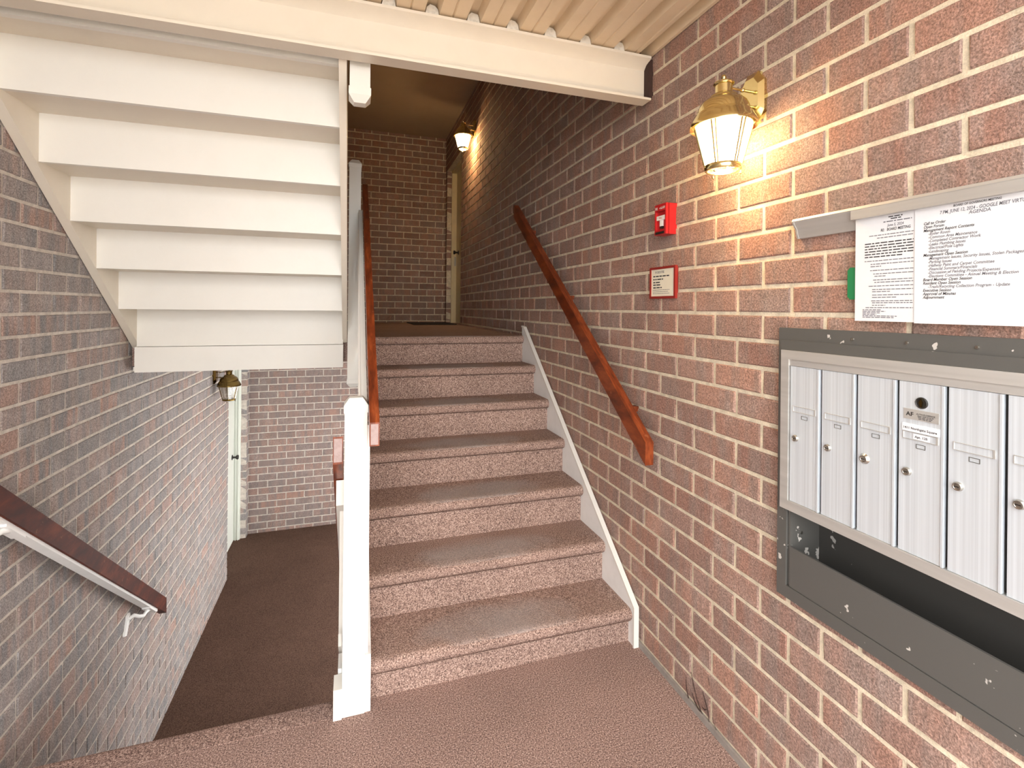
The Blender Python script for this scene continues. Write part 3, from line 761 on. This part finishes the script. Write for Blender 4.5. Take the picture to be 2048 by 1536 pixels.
ag = [('Call to Order', 1, 0), ('Open Forum', 1, 0), ('Management Report Contents', 1, 0), ('-Boiler Room', 0, 1), ('-Common Area Maintenance', 0, 1), ('-Completed Contractor Work', 0, 1), ('-Leaks Plumbing Issues', 0, 1), ('-Electrical/Pole Lights', 0, 1), ('-Landscaping', 0, 1),
      ('Management Open Session', 1, 0), ('-Management Issues, Security Issues, Stolen Packages', 0, 1), ('-Parking Issues', 0, 1), ('-Hallway Paint and Carpet Committee', 0, 1), ('-Financial Summary/Financials', 0, 1), ('-Discussion of Pending Projects/Expenses', 0, 1), ('-Elections Committee - Annual Meeting & Election', 0, 1),
      ('Board Member Open Session', 1, 0), ('Resident Open Session', 1, 0), ('-Trash/Recycling Collection Program - Update', 0, 1), ('Executive Session', 1, 0), ('Approval of Minutes', 1, 0), ('Adjournment', 1, 0)]
b_, l_ = [], []
for i, (s_, bold, ind) in enumerate(ag):
    (b_ if bold else l_).append((s_, .0084, (.713 if ind else .722) , 1.5985 - i * .00735, .25, .86))
text_mesh(b_ + [('BOARD OF GOVERNORS MEETING', .0062, .668, 1.6275, .1, .8)], 'printed_text', 'ink_d', p2, XP)
text_mesh(l_ + [('7 PM, JUNE 12, 2024 - GOOGLE MEET VIRTUAL', .0095, .692, 1.6165, .15, .74), ('AGENDA', .0095, .642, 1.6085, .15, .9)], 'printed_text', 'ink', p2, XP)
bm = bmesh.new()
pts = [(.893 - .0, 1.452), (.893, 1.515), (.887, 1.522), (.80, 1.522), (.80, 1.445), (.887, 1.445)]
aprism(bm, pts, W - .016, W + .003, 'X'); o = fin(bm, 'wall_tag', 'green', bevel=.002, seg=2); tag(o, 'green plastic plate on the wall behind the hanging papers', 'plate')

# ------------------------------------------------------------------ mailbox bank
e = empty('mailbox_bank', (W, .69, MB_Z0), 'recessed aluminium apartment mailbox bank in a dark grey frame', 'mailbox')
XF = W - .020
def ring(name, mat, y0, y1, z0, z1, t, xf, xb, tl=None, bevel=.0015, sides='TBLR'):
    tt = dict(T=t, B=t, L=t, R=t); tt.update(tl or {})
    for s_ in sides:
        if s_ == 'T': pts = [(y0, z1), (y1, z1), (y1 - tt['L'], z1 - tt['T']), (y0 + tt['R'], z1 - tt['T'])]
        if s_ == 'B': pts = [(y0, z0), (y1, z0), (y1 - tt['L'], z0 + tt['B']), (y0 + tt['R'], z0 + tt['B'])]
        if s_ == 'L': pts = [(y1, z0), (y1, z1), (y1 - tt['L'], z1 - tt['T']), (y1 - tt['L'], z0 + tt['B'])]
        if s_ == 'R': pts = [(y0, z0), (y0, z1), (y0 + tt['R'], z1 - tt['T']), (y0 + tt['R'], z0 + tt['B'])]
        under(e, prism(name, mat, pts, xf, xb, 'X', bevel=bevel))
ring('outer_frame', 'dark', MB_Y0, MB_Y1, MB_Z0, MB_Z1, .020, XF + .004, W + .06, dict(T=.036, B=.034, L=.030, R=.030))
# second raised strip along the top
under(e, box('top_strip', 'dark', XF - .001, XF + .02, MB_Y0 + .01, MB_Y1 - .009, 1.306, 1.335, bevel=.0015))
for y in (.878, .756, .629, .50):
    bm = bmesh.new(); atube(bm, [(XF + .006, y, 1.349), (XF + .001, y, 1.349)], [.0045, .003], 10); under(e, fin(bm, 'screw', 'steel'))
# aluminium face frame
FY0, FY1, FZ0, FZ1 = .335, 1.077, .872, 1.308
ring('face_frame', 'alu_f', FY0, FY1, FZ0, FZ1, .026, XF - .006, XF + .02, dict(T=.024, B=.026, L=.025, R=.025), bevel=.002)
under(e, box('header_strip', 'alu_f', XF - .003, XF + .02, FY0 + .025, FY1 - .024, 1.267, 1.285, bevel=.0015))
under(e, box('body', 'darkin', XF + .012, W + .16, FY0 + .01, FY1 - .01, .872, 1.30, bevel=0))
DZ0, DZ1 = .899, 1.266
edges = [1.0505, .9555, .8620, .7690, .6745, .5800, .4855, .3910]
for i in range(7):
    y1, y0 = edges[i], edges[i + 1]
    dr = under(e, box('mailbox_door', 'alu', XF - .002, XF + .008, y0 + .0085, y1 - .0025, DZ0, DZ1, bevel=.001))
    Tm = dr.matrix_parent_inverse.copy()
    def sub(o): o.parent = dr; return o
    # raised hinge bead along one side
    sub(box('edge_bead', 'alu', XF - .0055, XF + .004, y0 + .0045, y0 + .0085, DZ0, DZ1, bevel=.0012))
    ya, yb = y1 - .0115, y0 + .0155      # name slot
    bm = bmesh.new()
    sub(box('name_slot', 'alu', XF - .0027, XF - .001, yb + .001, ya - .001, 1.1445, 1.1585, bevel=0))
    for a, b, c, d in ((yb, ya, 1.1585, 1.1595), (yb, ya, 1.1435, 1.1445), (yb, yb + .003, 1.1445, 1.1585), (ya - .001, ya, 1.1445, 1.1585)):
        abox(bm, XF - .0042, XF - .001, a, b, c, d)
    sub(fin(bm, 'slot_rim', 'alu_f'))
    ym = (y0 + y1) / 2 + .001
    bm = bmesh.new()
    for a, b, c, d in ((ym - .009, ym + .009, 1.1352, 1.1362), (ym - .009, ym + .009, 1.1268, 1.1278), (ym - .009, ym - .008, 1.1278, 1.1352), (ym + .008, ym + .009, 1.1278, 1.1352)):
        abox(bm, XF - .0030, XF - .001, a, b, c, d)
    sub(fin(bm, 'window_rim', 'dark'))
    # cam lock
    yl = y1 - .0200; big = (i == 2); rr = .0098 if big else .0088
    bm = bmesh.new(); alathe(bm, [(0, .0060), (rr * .55, .0060), (rr * .62, .0066), (rr * .85, .0062), (rr, .0035), (rr * (1.22 if big else 1.02), .001), (rr * (1.22 if big else 1.02), -.002)], 24)
    bmesh.ops.rotate(bm, verts=bm.verts, matrix=Matrix.Rotation(-pi / 2, 3, 'Y')); bmesh.ops.translate(bm, verts=bm.verts, vec=(XF - .002, yl, 1.0725))
    lk = sub(fin(bm, 'lock', 'steel', smooth=True))
    sub(box('key_slot', 'black', XF - .0088, XF - .007, yl - .0042, yl + .0042, 1.0717, 1.0733, bevel=0))
    if i == 3:
        bm = bmesh.new(); alathe(bm, [(0, .002), (.0095, .002), (.0105, .003), (.0120, .002), (.0120, -.002)], 28)
        bmesh.ops.rotate(bm, verts=bm.verts, matrix=Matrix.Rotation(-pi / 2, 3, 'Y')); bmesh.ops.translate(bm, verts=bm.verts, vec=(XF - .002, .7215, 1.2245))
        sub(fin(bm, 'service_lock', 'black', smooth=True))
        bm = bmesh.new(); aprism(bm, [(.7215, 1.2335), (.7180, 1.2265), (.7195, 1.2165), (.7225, 1.2165), (.7255, 1.2255)], XF - .0066, XF - .0035, 'X'); sub(fin(bm, 'lock_cylinder', 'brass_old', bevel=.0008))
        sub(box('maker_plate', 'alu_f', XF - .0032, XF - .001, .6890, .7565, 1.1865, 1.2085, bevel=0))
        for t_ in (text_mesh([('AF', .0125, .7515, 1.1935, 0, 1.05)], 'printed_mark', 'black', dr, XF - .0036), text_mesh([('AUTH-FLORENCE', .0046, .7310, 1.1985, 0, .98)], 'printed_text', 'black', dr, XF - .0036)): pass
        bm = bmesh.new(); R = random.Random(2)
        for z, a, b in ((1.1955, .729, .698), (1.1925, .728, .700), (1.1895, .727, .702)): dashes(bm, XF - .0036, a, b, z, .0013, R)
        sub(fin(bm, 'printed_lines', 'ink_d'))
        sub(box('address_label', 'paper', XF - .0045, XF - .001, .6885, .7585, 1.1605, 1.1765, bevel=0))
        text_mesh([('1411 Northgate Square', .0070, .7565, 1.1655, 0, .98)], 'printed_text', 'ink_d', dr, XF - .0049)
        sub(box('unit_label', 'paper', XF - .0034, XF - .001, .706, .737, 1.1455, 1.1575, bevel=0))
        text_mesh([('Apt. 12B', .0070, .7335, 1.1490, 0, .98)], 'printed_text', 'ink_d', dr, XF - .0038)
# lower shelf with an open slot
SY0, SY1 = FY0 - .004, 1.0555
under(e, box('slot_back', 'darkin', W + .095, W + .10, SY0, SY1, .66, .88, bevel=0))
under(e, box('slot_side', 'dark', XF + .01, W + .10, SY1, SY1 + .006, .66, .875, bevel=0))
under(e, box('slot_side', 'dark', XF + .01, W + .10, SY0 - .006, SY0, .66, .875, bevel=0))
under(e, box('slot_top', 'darkin', XF + .014, W + .10, SY0, SY1, .868, .873, bevel=0))
under(e, box('slot_floor', 'darkin', XF + .014, W + .10, SY0, SY1, .655, .660, bevel=0))
under(e, box('lower_panel', 'dark', XF + .006, XF + .012, SY0, SY1 - .0015, .6595, .769, bevel=.0015))
bm = bmesh.new(); atube(bm, [(XF + .05, SY1 + .002, .80), (XF + .05, SY1 - .002, .80)], .004, 10); under(e, fin(bm, 'screw', 'steel'))

for o in bpy.data.objects:
    if o.name.startswith('printed_'): o['kind'] = 'stuff'
